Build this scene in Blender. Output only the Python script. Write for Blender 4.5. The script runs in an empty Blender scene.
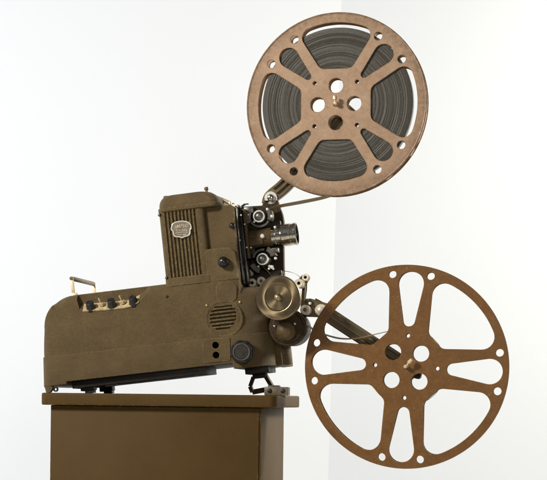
import bpy, bmesh, math, random
from mathutils import Matrix, Vector, geometry
random.seed(7)
R = math.radians
PI = math.pi
# 1 unit of the working frames = 1.75 mm; everything is scaled to metres when it is linked
S = 0.00175
DP = 3.0 / S
ROLL, YAW, PITCH = R(0.7), R(10), R(6.8)
ZC = 0.86                                   # camera height above the floor (m)
sc = bpy.context.scene
COL = sc.collection

# ------------------------------------------------------------------ frames
def ray(u, v):
    a, b = u - 273.5, 400 - v
    return Vector((a*math.cos(ROLL) - b*math.sin(ROLL), DP, a*math.sin(ROLL) + b*math.cos(ROLL)))
def hit(M, u, v, ly):
    I = M.inverted(); o = I @ Vector((0, -DP, 0)); d = I.to_3x3() @ ray(u, v)
    t = (ly - o.y) / d.y
    return o + t*d
P0 = ray(50.5, 405) + Vector((0, -DP, 0))
MS = Matrix.Translation(P0) @ Matrix.Rotation(-YAW, 4, 'Z')                 # stand frame
MP = Matrix.Translation(MS @ hit(MS, 45, 386, 15)) @ Matrix.Rotation(-YAW, 4, 'Z') @ Matrix.Rotation(-PITCH, 4, 'Y')   # projector frame
def L(u, v, ly=0):
    """a point measured on the photograph, as x, z of the projector's own frame at depth ly"""
    p = hit(MP, u, v, ly); return (p.x, p.z)
def metre(M):
    m = M.copy(); m.translation = M.translation*S + Vector((0, 0, ZC)); return m
TRAY_TOP = 12.2
def tray_z(x, y):
    """height, in the projector's frame, of the tray top below x, y"""
    I = MS.inverted() @ MP
    z = 0.0
    for _ in range(6):
        z -= ((I @ Vector((x, y, z))).z - TRAY_TOP)
    return z

# ------------------------------------------------------------------ materials
def new_mat(name):
    m = bpy.data.materials.new(name); m.use_nodes = True
    nt = m.node_tree; nt.nodes.clear()
    out = nt.nodes.new('ShaderNodeOutputMaterial'); b = nt.nodes.new('ShaderNodeBsdfPrincipled')
    nt.links.new(b.outputs[0], out.inputs[0])
    return m, nt, b
def N(nt, t, **kw):
    n = nt.nodes.new(t)
    for k, v in kw.items():
        if k in n.inputs.keys() if isinstance(k, str) else False: n.inputs[k].default_value = v
        else: setattr(n, k, v)
    return n
def noise_tex(nt, co, scale, detail=4, rough=.6, dist=0):
    n = nt.nodes.new('ShaderNodeTexNoise')
    n.inputs['Scale'].default_value = scale; n.inputs['Detail'].default_value = detail
    n.inputs['Roughness'].default_value = rough; n.inputs['Distortion'].default_value = dist
    nt.links.new(co, n.inputs['Vector']); return n.outputs['Fac']
def ramp(nt, fac, stops):
    r = nt.nodes.new('ShaderNodeValToRGB'); e = r.color_ramp.elements
    while len(e) < len(stops): e.new(.5)
    for el, (p, c) in zip(e, stops):
        el.position = p; el.color = (c, c, c, 1) if not isinstance(c, tuple) else (*c, 1)
    nt.links.new(fac, r.inputs[0]); return r.outputs[0]
def mix(nt, fac, a, b, mode='MIX'):
    m = nt.nodes.new('ShaderNodeMix'); m.data_type = 'RGBA'; m.blend_type = mode
    for sock, v in ((m.inputs[0], fac), (m.inputs[6], a), (m.inputs[7], b)):
        if isinstance(v, (int, float)): sock.default_value = v
        elif isinstance(v, tuple): sock.default_value = (*v, 1)
        else: nt.links.new(v, sock)
    return m.outputs[2]
def coords(nt, kind='Object'):
    return nt.nodes.new('ShaderNodeTexCoord').outputs[kind]
def bump(nt, b, h, strength, dist=.0006):
    n = nt.nodes.new('ShaderNodeBump'); n.inputs['Strength'].default_value = strength
    n.inputs['Distance'].default_value = dist
    nt.links.new(h, n.inputs['Height']); nt.links.new(n.outputs[0], b.inputs['Normal'])
def edge_mask(nt, radius, lo, hi):
    """worn edges: where the rounded-off normal differs from the real one"""
    bv = nt.nodes.new('ShaderNodeBevel'); bv.samples = 4; bv.inputs['Radius'].default_value = radius
    g = nt.nodes.new('ShaderNodeNewGeometry')
    d = nt.nodes.new('ShaderNodeVectorMath'); d.operation = 'DOT_PRODUCT'
    nt.links.new(bv.outputs[0], d.inputs[0]); nt.links.new(g.outputs['Normal'], d.inputs[1])
    mr = nt.nodes.new('ShaderNodeMapRange'); mr.inputs['From Min'].default_value = hi; mr.inputs['From Max'].default_value = lo
    nt.links.new(d.outputs['Value'], mr.inputs['Value']); return mr.outputs[0]
def mult(nt, a, b):
    m = nt.nodes.new('ShaderNodeMath'); m.operation = 'MULTIPLY'
    for s, v in ((m.inputs[0], a), (m.inputs[1], b)):
        if isinstance(v, (int, float)): s.default_value = v
        else: nt.links.new(v, s)
    return m.outputs[0]

def paint(name, dark, light, rough=.5, spec=.4, grain=700, bumps=.5, wear=None, wear_amt=.6, big=25, metal=0.0, speck=None, bdist=.0006, blotch=.75, rim=None, wrad=.0011, pits=.25, flecks=.6, spk=.70, rv=1.0, wsc=(180, .42, .62)):
    m, nt, b = new_mat(name); co = coords(nt)
    f1 = noise_tex(nt, co, big, 5, .65); f2 = noise_tex(nt, co, grain, 3, .7); f3 = noise_tex(nt, co, grain*.28, 4, .7, .4)
    c = mix(nt, ramp(nt, f1, [(.32, 0.0), (.68, 1.0)]), dark, light)
    c = mix(nt, ramp(nt, f3, [(.3, blotch), (.7, 0.0)]), c, tuple(x*.6 for x in dark))
    c = mix(nt, ramp(nt, f2, [(.30, pits), (.52, 0.0)]), c, tuple(x*.3 for x in dark))
    c = mix(nt, ramp(nt, f2, [(.50, 0.0), (.72, flecks)]), c, tuple(min(1, x*1.6) for x in light))
    if wear:
        wn = ramp(nt, noise_tex(nt, co, wsc[0], 4, .7), [(wsc[1], 0.0), (wsc[2], 1.0)])
        c = mix(nt, mult(nt, mult(nt, edge_mask(nt, wrad, .90, .985), wn), wear_amt), c, wear)
    if rim:                                    # grime and rubbed patches gathered along the rim
        sx = nt.nodes.new('ShaderNodeVectorMath'); sx.operation = 'LENGTH'; nt.links.new(co, sx.inputs[0])
        mr = nt.nodes.new('ShaderNodeMapRange'); mr.inputs['From Min'].default_value = rim*.86; mr.inputs['From Max'].default_value = rim*1.03
        nt.links.new(sx.outputs['Value'], mr.inputs['Value'])
        pn = ramp(nt, noise_tex(nt, co, 95, 6, .8, .2), [(.36, 0.0), (.64, 1.0)])
        c = mix(nt, mult(nt, mult(nt, mr.outputs[0], pn), .85), c, wear)
    if speck:
        sn = ramp(nt, noise_tex(nt, co, 260, 2, .5), [(spk, 0.0), (spk+.03, 1.0)])
        c = mix(nt, mult(nt, sn, .7), c, speck)
    nt.links.new(c, b.inputs['Base Color'])
    b.inputs['Roughness'].default_value = rough; b.inputs['Specular IOR Level'].default_value = spec
    b.inputs['Metallic'].default_value = metal
    rr = ramp(nt, f3, [(.3, max(.05, rough-.12*rv)), (.7, min(1, rough+.15*rv))]); nt.links.new(rr, b.inputs['Roughness'])
    if bumps: bump(nt, b, f2, bumps, bdist)
    return m
def metal(name, col, rough=.25, metallic=1.0, scratch=.25, big=90):
    m, nt, b = new_mat(name); co = coords(nt)
    f = noise_tex(nt, co, big, 5, .7); g = noise_tex(nt, co, 420, 3, .7)
    c = mix(nt, ramp(nt, f, [(.35, scratch), (.65, 0.0)]), col, tuple(x*.4 for x in col))
    nt.links.new(c, b.inputs['Base Color']); b.inputs['Metallic'].default_value = metallic
    nt.links.new(ramp(nt, g, [(.3, max(.04, rough-.1)), (.7, rough+.12)]), b.inputs['Roughness'])
    bump(nt, b, g, .06)
    return m

M = {}
M['body'] = paint('olive_wrinkle_paint', (.114, .074, .027), (.175, .117, .046), rough=.5, spec=.35, grain=720, bumps=1.0, wear=(.38, .28, .14), wear_amt=.9, bdist=.0024, pits=.5, flecks=.4, blotch=.45, wrad=.0022)
M['lamp'] = paint('olive_cast_paint', (.114, .074, .027), (.175, .117, .046), rough=.5, spec=.35, grain=720, bumps=.9, wear=(.38, .28, .14), wear_amt=.9, bdist=.0022, pits=.45, flecks=.35, blotch=.4, wrad=.002)
M['mech'] = paint('dark_brown_paint', (.024, .0145, .006), (.052, .032, .013), rough=.5, spec=.2, grain=450, bumps=.5, wear=(.25, .17, .08), wear_amt=.6)
M['holder'] = paint('lens_mount_paint', (.085, .053, .020), (.125, .081, .033), rough=.5, spec=.3, grain=450, bumps=.4, wear=(.34, .24, .12))
M['arm'] = paint('arm_olive_paint', (.135, .10, .054), (.175, .132, .075), rough=.36, spec=.4, grain=450, bumps=.15, blotch=.0, pits=.06, flecks=.1, metal=.15, big=12)
M['stand'] = paint('brown_stand_paint', (.062, .034, .0075), (.078, .044, .0105), rough=.58, spec=.13, grain=900, bumps=.12, wear=(.45, .35, .2), wear_amt=.3, big=8, blotch=.08, wrad=.0048, wsc=(45, .54, .62), bdist=.0002, rv=.2)
M['reel_tan'] = paint('worn_tan_bronze', (.335, .212, .128), (.425, .28, .178), rough=.5, spec=.4, grain=420, bumps=.15, wear=(.10, .052, .022), wear_amt=.95, big=30, metal=.15, rim=.158, wrad=.003, pits=.12, flecks=.18, blotch=.28)
M['reel_rust'] = paint('rust_brown_enamel', (.158, .069, .0155), (.202, .091, .022), rough=.44, spec=.36, grain=420, bumps=.2, wear=(.45, .29, .13), wear_amt=.85, big=40, speck=(.5, .36, .2), spk=.72, pits=.22, flecks=.22, blotch=.42)
M['black'] = paint('black_bakelite', (.009, .009, .009), (.018, .017, .016), rough=.3, spec=.5, grain=300, bumps=.1, wear=(.14, .12, .1), wear_amt=.6)
M['rubber'] = paint('dark_iron', (.010, .008, .006), (.024, .017, .011), rough=.5, spec=.4, grain=400, bumps=.4, wear=(.20, .14, .08), wear_amt=.6)
M['grey'] = metal('dark_grey_metal', (.17, .16, .14), .36, .8)
M['chrome'] = metal('worn_chrome', (.70, .65, .57), .17, 1.0, .5)
M['silver'] = metal('bright_nickel', (.86, .83, .76), .34, .4, .2)
M['gold'] = metal('gilt_steel', (.60, .42, .20), .42, .6, .5)
M['bronze'] = metal('dull_bronze', (.42, .31, .18), .35, .9, .3)
M['pale'] = metal('pale_gilt', (.80, .64, .40), .4, .45, .35)
M['cream'] = paint('cream_roller', (.78, .66, .46), (.90, .82, .66), rough=.35, spec=.5, grain=300, bumps=.1, big=200)
M['panel'] = paint('tan_panel', (.50, .37, .19), (.68, .54, .32), rough=.5, spec=.4, grain=300, bumps=.4, big=150, metal=.1)
M['badge'] = paint('badge_bronze', (.16, .125, .08), (.27, .215, .145), rough=.45, spec=.5, grain=500, bumps=.15, big=200, metal=.3)
M['type'] = paint('badge_letters', (.46, .40, .31), (.6, .53, .42), rough=.4, spec=.5, grain=500, bumps=.1, big=200, metal=.3)
M['footing'] = paint('tan_foot_paint', (.12, .092, .052), (.19, .148, .09), rough=.42, spec=.5, grain=400, bumps=.4, wear=(.4, .33, .22))
M['hole'] = paint('hollow_black', (.004, .004, .004), (.006, .006, .006), rough=.8, spec=.1, grain=300, bumps=0)

def brass_spun():
    m, nt, b = new_mat('spun_brass'); co = coords(nt)
    f = noise_tex(nt, co, 70, 5, .7)
    sx = nt.nodes.new('ShaderNodeSeparateXYZ'); nt.links.new(co, sx.inputs[0])
    cm = nt.nodes.new('ShaderNodeCombineXYZ'); nt.links.new(sx.outputs[0], cm.inputs[0]); nt.links.new(sx.outputs[2], cm.inputs[1])
    ln = nt.nodes.new('ShaderNodeVectorMath'); ln.operation = 'LENGTH'; nt.links.new(cm.outputs[0], ln.inputs[0])
    cr = nt.nodes.new('ShaderNodeCombineXYZ'); nt.links.new(ln.outputs['Value'], cr.inputs[0])
    rings = noise_tex(nt, cr.outputs[0], 2600, 2, .6)
    c = mix(nt, ramp(nt, f, [(.35, 0.0), (.7, 1.0)]), (.28, .21, .12), (.43, .335, .205))
    c = mix(nt, ramp(nt, rings, [(.35, .45), (.6, 0.0)]), c, (.20, .13, .05))
    nt.links.new(c, b.inputs['Base Color'])
    b.inputs['Metallic'].default_value = .9; b.inputs['Roughness'].default_value = .25
    b.inputs['Anisotropic'].default_value = .85
    t = nt.nodes.new('ShaderNodeTangent'); t.direction_type = 'RADIAL'; t.axis = 'Y'
    nt.links.new(t.outputs[0], b.inputs['Tangent'])
    bump(nt, b, rings, .12, .0003)
    return m
M['brass'] = brass_spun()

def film_edge():
    m, nt, b = new_mat('wound_film_edges'); co = coords(nt)
    sx = nt.nodes.new('ShaderNodeSeparateXYZ'); nt.links.new(co, sx.inputs[0])
    cm = nt.nodes.new('ShaderNodeCombineXYZ'); nt.links.new(sx.outputs[0], cm.inputs[0]); nt.links.new(sx.outputs[2], cm.inputs[1])
    ln = nt.nodes.new('ShaderNodeVectorMath'); ln.operation = 'LENGTH'; nt.links.new(cm.outputs[0], ln.inputs[0])
    # rings are not perfectly concentric: add a slow wobble
    wob = mult(nt, noise_tex(nt, co, 14, 2, .5), .006)
    ad = nt.nodes.new('ShaderNodeMath'); ad.operation = 'ADD'; nt.links.new(ln.outputs['Value'], ad.inputs[0]); nt.links.new(wob, ad.inputs[1])
    cr = nt.nodes.new('ShaderNodeCombineXYZ'); nt.links.new(ad.outputs[0], cr.inputs[0])
    r1 = noise_tex(nt, cr.outputs[0], 520, 6, .8); r2 = noise_tex(nt, cr.outputs[0], 1300, 3, .7)
    c = mix(nt, ramp(nt, r1, [(.3, 0.0), (.7, 1.0)]), (.028, .025, .020), (.092, .083, .067))
    c = mix(nt, ramp(nt, r2, [(.4, .5), (.6, 0.0)]), c, (.045, .038, .028))
    c = mix(nt, ramp(nt, noise_tex(nt, co, 500, 3, .7), [(.5, 0.0), (.8, .5)]), c, (.17, .15, .12))
    nt.links.new(c, b.inputs['Base Color']); b.inputs['Roughness'].default_value = .42; b.inputs['Specular IOR Level'].default_value = .28; b.inputs['Anisotropic'].default_value = .85
    tg = nt.nodes.new('ShaderNodeTangent'); tg.direction_type = 'RADIAL'; tg.axis = 'Y'; nt.links.new(tg.outputs[0], b.inputs['Tangent'])
    bump(nt, b, r1, .5, .0008)
    return m
M['film'] = film_edge()
def film_band():
    m, nt, b = new_mat('film_base'); co = coords(nt)
    c = mix(nt, noise_tex(nt, co, 120, 3), (.13, .083, .033), (.25, .165, .075))
    nt.links.new(c, b.inputs['Base Color']); b.inputs['Roughness'].default_value = .5; b.inputs['Specular IOR Level'].default_value = .2
    return m
M['strip'] = film_band()
def lens_glass():
    m, nt, b = new_mat('coated_glass'); co = coords(nt)
    c = mix(nt, noise_tex(nt, co, 60), (.008, .009, .012), (.014, .014, .018))
    nt.links.new(c, b.inputs['Base Color']); b.inputs['Roughness'].default_value = .05; b.inputs['IOR'].default_value = 1.6
    return m
M['glass'] = lens_glass()
def white_wall(name, col):
    m, nt, b = new_mat(name); co = coords(nt)
    f = noise_tex(nt, co, 3, 4, .5); g = noise_tex(nt, co, 320, 3, .6)
    c = mix(nt, f, tuple(x*.99 for x in col), col)
    c = mix(nt, ramp(nt, g, [(.35, .10), (.65, 0.0)]), c, tuple(x*.9 for x in col))
    nt.links.new(c, b.inputs['Base Color']); b.inputs['Roughness'].default_value = .85
    b.inputs['Specular IOR Level'].default_value = .2
    bump(nt, b, g, .1)
    return m
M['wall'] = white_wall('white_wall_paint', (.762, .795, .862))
M['wall_shaded'] = white_wall('shaded_white_wall', (.738, .772, .836))  # right side of the white wall, its dimmer light put into the colour
M['floor'] = white_wall('pale_floor', (.55, .54, .52))

# ------------------------------------------------------------------ mesh helpers (working units)
def link(name, bm, mat, parent=None, smooth=35, base=None, keep=False):
    """one mesh object; base = working-unit point that becomes its origin"""
    bmesh.ops.remove_doubles(bm, verts=bm.verts, dist=1e-4)
    bmesh.ops.recalc_face_normals(bm, faces=bm.faces)
    off = Vector(base) if base is not None else Vector((0, 0, 0))
    for v in bm.verts: v.co = (v.co - off)*S
    me = bpy.data.meshes.new(name); bm.to_mesh(me); bm.free()
    for p in me.polygons: p.use_smooth = True
    me.set_sharp_from_angle(angle=R(smooth))
    o = bpy.data.objects.new(name, me); COL.objects.link(o)
    me.materials.append(mat)
    if parent is not None: o.parent = parent
    o.location = off*S
    if parent is not None and 'origin_px' in parent.keys() :
        o.location = (off - Vector(parent['origin_px']))*S
    o['origin_px'] = tuple(off)
    return o
def add_bm(dst, src, M4=None):
    if M4 is not None: bmesh.ops.transform(src, matrix=M4, verts=src.verts)
    me = bpy.data.meshes.new('tmp'); src.to_mesh(me); src.free(); dst.from_mesh(me); bpy.data.meshes.remove(me)
    return dst
def smooth_bevel(bm, w, seg=2, ang=40):
    es = [e for e in bm.edges if len(e.link_faces) == 2 and e.calc_face_angle(0) > R(ang)]
    if w > 0 and es: bmesh.ops.bevel(bm, geom=es, offset=w, segments=seg, profile=.5, affect='EDGES', clamp_overlap=True)
    return bm
def box(x0, x1, y0, y1, z0, z1, bev=.5, seg=2):
    bm = bmesh.new()
    bmesh.ops.create_cube(bm, size=1, matrix=Matrix.Translation(((x0+x1)/2, (y0+y1)/2, (z0+z1)/2)) @ Matrix.Diagonal((x1-x0, y1-y0, z1-z0, 1)))
    return smooth_bevel(bm, bev, seg)
def orient(axis):
    """turns +Z into axis"""
    return Vector((0, 0, 1)).rotation_difference(Vector(axis).normalized()).to_matrix().to_4x4()
def lathe(profile, c=(0, 0, 0), axis=(0, 1, 0), n=48):
    """profile: (radius, distance along axis) pairs"""
    bm = bmesh.new(); rings = []
    for r, h in profile:
        if r < 1e-6: rings.append([bm.verts.new((0, 0, h))])
        else: rings.append([bm.verts.new((r*math.cos(2*PI*i/n), r*math.sin(2*PI*i/n), h)) for i in range(n)])
    for a, b in zip(rings, rings[1:]):
        for i in range(n):
            j = (i+1) % n
            q = [a[i % len(a)], a[j % len(a)], b[j % len(b)], b[i % len(b)]]
            q = [v for k, v in enumerate(q) if v not in q[:k]]
            if len(q) > 2: bm.faces.new(q)
    bmesh.ops.transform(bm, matrix=Matrix.Translation(c) @ orient(axis), verts=bm.verts)
    return bm
def dome(r, h, depth=0, steps=7):
    """profile of a rounded button of radius r and height h, towards -axis"""
    return [(0, -h)] + [(r*math.sin(PI/2*i/steps), -h*math.cos(PI/2*i/steps)) for i in range(1, steps+1)] + ([(r, depth), (0, depth)] if depth else [])
def tube(path, r, n=10, cap=True):
    bm = bmesh.new(); path = [Vector(p) for p in path]; rings = []
    up = Vector((.13, .31, .94))
    for i, p in enumerate(path):
        t = (path[min(i+1, len(path)-1)] - path[max(i-1, 0)]).normalized()
        a = t.cross(up).normalized(); b = t.cross(a)
        rr = r[i] if isinstance(r, (list, tuple)) else r
        rings.append([bm.verts.new(p + rr*(math.cos(2*PI*k/n)*a + math.sin(2*PI*k/n)*b)) for k in range(n)])
    for a, b in zip(rings, rings[1:]):
        for k in range(n): bm.faces.new((a[k], a[(k+1) % n], b[(k+1) % n], b[k]))
    if cap: bm.faces.new(rings[0][::-1]); bm.faces.new(rings[-1])
    return bm
def spline(pts, n=8):
    pts = [Vector(p) for p in pts]; out = []
    q = [2*pts[0]-pts[1]] + pts + [2*pts[-1]-pts[-2]]
    for i in range(1, len(q)-2):
        for k in range(n):
            t = k/n; a, b, c, d = q[i-1], q[i], q[i+1], q[i+2]
            out.append(.5*((2*b) + (c-a)*t + (2*a-5*b+4*c-d)*t*t + (3*b-a-3*c+d)*t**3))
    out.append(pts[-1]); return out
def circle(cx, cz, r, n=40, a0=0, a1=2*PI):
    full = abs(a1-a0-2*PI) < 1e-6
    return [(cx + r*math.cos(a0+(a1-a0)*i/(n if full else n-1)), cz + r*math.sin(a0+(a1-a0)*i/(n if full else n-1))) for i in range(n)]
def rounded(poly, rad, n=6):
    """rounds the corners of a polygon; rad is one radius or one per corner"""
    out = []; m = len(poly)
    for i in range(m):
        p = Vector(poly[i]); a = Vector(poly[i-1])-p; b = Vector(poly[(i+1) % m])-p
        r = rad[i] if isinstance(rad, (list, tuple)) else rad
        if r <= 0: out.append(tuple(p)); continue
        ang = a.angle(b); d = min(r/math.tan(ang/2), a.length*.49, b.length*.49); rr = d*math.tan(ang/2)
        s = p + a.normalized()*d; e = p + b.normalized()*d
        c = p + (a.normalized()+b.normalized()).normalized()*(rr/math.sin(ang/2))
        v0 = s-c; v1 = e-c; th = v0.angle(v1); sg = 1 if v0.x*v1.y-v0.y*v1.x > 0 else -1
        for k in range(n+1):
            t = sg*th*k/n; out.append((c.x+v0.x*math.cos(t)-v0.y*math.sin(t), c.y+v0.x*math.sin(t)+v0.y*math.cos(t)))
    return out
def area2(lp): return sum(p[0]*q[1]-q[0]*p[1] for p, q in zip(lp, lp[1:]+lp[:1]))
def inset(lp, d):
    """moves a loop sideways by d, to the left of its direction of travel"""
    o = []; n = len(lp)
    for i in range(n):
        p = Vector(lp[i]); a = p-Vector(lp[i-1]); b = Vector(lp[(i+1) % n])-p
        if a.length < 1e-6 or b.length < 1e-6: o.append(tuple(p)); continue
        a.normalize(); b.normalize(); na = Vector((-a.y, a.x)); nb = Vector((-b.y, b.x)); m = na+nb
        if m.length < .3: o.append(tuple(p+na*d)); continue
        m.normalize(); o.append(tuple(p+m*min(d/max(.35, m.dot(na)), 2*d)))
    return o
def plate(loops, y0, y1, bev=.25, axis='Y'):
    """a sheet with holes: the first loop is the outline, the others are holes; loops are in x, z (axis Y) or x, y (axis Z)"""
    fixed = []
    for k, lp in enumerate(loops):
        q = [tuple(p[:2]) for p in lp]
        q = [p for i, p in enumerate(q) if (Vector(p)-Vector(q[i-1])).length > 1e-3]
        if (area2(q) > 0) != (k == 0): q = q[::-1]
        fixed.append(q)
    ins = [inset(q, bev) for q in fixed] if bev > 0 else fixed
    co, ed = [], []
    for q in ins:
        n0 = len(co); co += [Vector(p) for p in q]; ed += [(n0+i, n0+(i+1) % len(q)) for i in range(len(q))]
    v2, e2, f2, ov, oe, of = geometry.delaunay_2d_cdt(co, ed, [], 0, 1e-5)
    bm = bmesh.new(); first = {}
    for i, src in enumerate(ov):
        for s_ in src: first[s_] = i
    def inside(p, lp):
        c = False
        for a, b in zip(lp, lp[1:]+lp[:1]):
            if (a[1] > p.y) != (b[1] > p.y) and p.x < (b[0]-a[0])*(p.y-a[1])/(b[1]-a[1])+a[0]: c = not c
        return c
    keep = []
    for f in f2:
        cen = sum((v2[i] for i in f), Vector((0, 0)))/len(f)
        if inside(cen, ins[0]) and not any(inside(cen, q) for q in ins[1:]): keep.append(f)
    for yy in (y0, y1):
        vs = [bm.verts.new((p.x, yy, p.y)) for p in v2]
        for f in keep: bm.faces.new([vs[i] for i in f])
        if yy == y0: va = vs
        else: vb = vs
    n0 = 0
    for q, qi in zip(fixed, ins):
        n = len(q)
        la = [va[first[n0+i]] for i in range(n)]; lb = [vb[first[n0+i]] for i in range(n)]
        if bev > 0:
            m0 = [bm.verts.new((p[0], y0+bev, p[1])) for p in q]; m1 = [bm.verts.new((p[0], y1-bev, p[1])) for p in q]; seq = [la, m0, m1, lb]
        else: seq = [la, lb]
        for A_, B_ in zip(seq, seq[1:]):
            for i in range(n):
                j = (i+1) % n
                try: bm.faces.new((A_[i], A_[j], B_[j], B_[i]))
                except ValueError: pass
        n0 += n
    loose = [v for v in bm.verts if not v.link_faces]
    bmesh.ops.delete(bm, geom=loose, context='VERTS')
    if axis == 'Z': bmesh.ops.transform(bm, matrix=Matrix(((1, 0, 0, 0), (0, 0, 1, 0), (0, 1, 0, 0), (0, 0, 0, 1))), verts=bm.verts)
    return bm
def skin_rings(rings, caps=True):
    bm = bmesh.new(); vs = [[bm.verts.new(p) for p in r] for r in rings]
    for a, b in zip(vs, vs[1:]):
        n = len(a)
        for k in range(n): bm.faces.new((a[k], a[(k+1) % n], b[(k+1) % n], b[k]))
    if caps: bm.faces.new(vs[0][::-1]); bm.faces.new(vs[-1])
    return bm
def rrect(x0, x1, y0, y1, r, n=6):
    r = min(r, (x1-x0)/2-.01, (y1-y0)/2-.01); pts = []
    for cx, cy, a in ((x1-r, y1-r, 0), (x0+r, y1-r, 90), (x0+r, y0+r, 180), (x1-r, y0+r, 270)):
        for k in range(n+1):
            t = R(a+90*k/n); pts.append((cx+r*math.cos(t), cy+r*math.sin(t)))
    return pts
def section(x, y0, y1, z0, z1, rt, rb, n=6):
    """closed y, z ring at x with rounded top and bottom corners"""
    lim = max(.05, min((y1-y0)/2, (z1-z0)/2)-.01); rt = min(rt, lim); rb = min(rb, lim); pts = []
    for cy, cz, a, r in ((y1-rt, z1-rt, 0, rt), (y0+rt, z1-rt, 90, rt), (y0+rb, z0+rb, 180, rb), (y1-rb, z0+rb, 270, rb)):
        for k in range(n+1):
            t = R(a+90*k/n); pts.append((x, cy+r*math.cos(t), cz+r*math.sin(t)))
    return pts
def carve(o, cutters):
    """booleans, applied"""
    for bm in cutters:
        bmesh.ops.recalc_face_normals(bm, faces=bm.faces)
        off = Vector(o['origin_px'])
        for v in bm.verts: v.co = (v.co-off)*S
        me = bpy.data.meshes.new('cut'); bm.to_mesh(me); bm.free()
        c = bpy.data.objects.new('cut', me); COL.objects.link(c); c.parent = o
        md = o.modifiers.new('b', 'BOOLEAN'); md.object = c; md.operation = 'DIFFERENCE'; md.solver = 'EXACT'
        dg = bpy.context.evaluated_depsgraph_get()
        nm = bpy.data.meshes.new_from_object(o.evaluated_get(dg))
        o.modifiers.clear(); bpy.data.objects.remove(c)
        old = o.data; o.data = nm; nm.name = old.name
    for p in o.data.polygons: p.use_smooth = True
    o.data.set_sharp_from_angle(angle=R(30))
def thing(name, label, cat, mat4, group=None):
    o = bpy.data.objects.new(name, None); COL.objects.link(o); o.matrix_world = metre(mat4)
    o.empty_display_size = .05
    o['label'] = label; o['category'] = cat
    if group: o['group'] = group
    return o
def screw(x, y, z, r, mat, parent, name='screw', h=None):
    return link(name, lathe(dome(r, h or r*.6, r*.3), (x, y, z), (0, 1, 0), 16), mat, parent)

# ================================================================== the projector
pj = thing('film_projector', 'olive brown vintage film projector with chrome lens tilted up on the brown cabinet', 'projector', MP)
W = 106                                     # width of the housing
# ---- base: the lower band of the housing
def near_y(x, xl, rl, xr, rr, y=0):
    if x < xl+rl: return y + rl - math.sqrt(max(0, rl*rl-(xl+rl-x)**2))
    if x > xr-rr: return y + rr - math.sqrt(max(0, rr*rr-(x-xr+rr)**2))
    return y
def arc_x(x0, x1, n, first=True):
    """stations crowded towards the end of a quarter round"""
    return [x0+(x1-x0)*(1-math.cos(PI/2*i/n)) if first else x0+(x1-x0)*math.sin(PI/2*i/n) for i in range(n+1)]
xs = arc_x(-3.8, 6, 7) + [22.4, 23.2, 60, 110, 160, 194.4, 195.2] + arc_x(197, 233, 12, False)
rings = []
for x in xs:
    y0 = near_y(x, -3.81, 9.8, 233.01, 36); d = y0
    zb = -.8 if x < 22.9 else (1.8 if x < 194.8 else -4)
    xx = x + (2.6 if x < 3 else 0)*0
    rings.append(section(x, y0, W-d, zb, 29.2, .9, .9, 3))
base = link('base', skin_rings(rings), M['body'], pj)
# lean the rear face a little, as on the real casting
for v in base.data.vertices:
    px = v.co.x/S
    if px < 6: v.co.x += (6-px)/9.8*2.6*max(0, v.co.z/S)/29*S
# ---- housing: the upper shell
xs = [-.6, .2, 1.6, 3.2] + arc_x(4.8, 38, 12) + [60, 90, 120, 150, 180, 203, 205.6, 208.8, 209.2] + arc_x(211, 232, 10, False)
rings = []
for x in xs:
    y0 = near_y(x, -.61, 10, 232.01, 35, .9)
    if x < 4.8: zt = 29.6 + (x+.6)/5.4*28.4
    elif x < 38: zt = 58 + 30.5*math.sqrt(max(0, 1-((37.5-min(x, 37.5))/32.7)**2))
    elif x < 209: zt = 88.5
    else: zt = 76
    rings.append(section(x, y0, W-y0, 28.6, zt, 9 if x > 15 else 3, .3, 7))
housing = link('housing', skin_rings(rings), M['body'], pj)
# control recess in the near top edge
def zb_at(pts, x):
    for (xa, za), (xb, zb) in zip(pts, pts[1:]):
        if xa <= x <= xb: return za+(zb-za)*(x-xa)/(xb-xa)
    return pts[-1][1]
rec = [L(77, 305), L(79.5, 312.2), L(84, 313), L(105, 311.6), L(124, 309.8), L(132, 307.8), L(139, 303.8), L(144.5, 298.5), L(151, 291.5)]
rec[0] = (rec[0][0], 79)
xs = sorted({p[0] for p in rec} | {rec[0][0]+(rec[-1][0]-rec[0][0])*i/30 for i in range(31)})
cut = skin_rings([[(x, -6, zb_at(rec, x)-3.2), (x, 8.5, zb_at(rec, x)+9.5), (x, 8.5, 104), (x, -6, 104)] for x in xs])
# vent: a shallow round dish, slots, and holes
vx, vz = L(223.4, 318.6)
slots = []
for v, hl in ((306.4, 9.4), (309.9, 12.4), (313.7, 13.6), (317.4, 13.9), (321.2, 13.4), (325, 11.4), (328.5, 7.6)):
    sx, sz = L(222.6, v)
    slots.append(plate([rounded([(sx-hl, sz-.8), (sx+hl, sz-.8), (sx+hl, sz+.8), (sx-hl, sz+.8)], .7, 3)], -6, 4.2, 0.01))
cuts = [cut, lathe([(0, -2), (17.6, -2), (16.6, 1.5), (0, 1.5)], (vx, 0, vz), (0, 1, 0), 56)]
carve(housing, cuts + slots)
carve(base, [lathe([(0, -3), (3.4, -3), (3.4, 7), (0, 7)], (*L(u, v)[:1], 0, L(u, v)[1]), (0, 1, 0), 24) for u, v in ((215.7, 345.2), (216.2, 355.2))])
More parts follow.
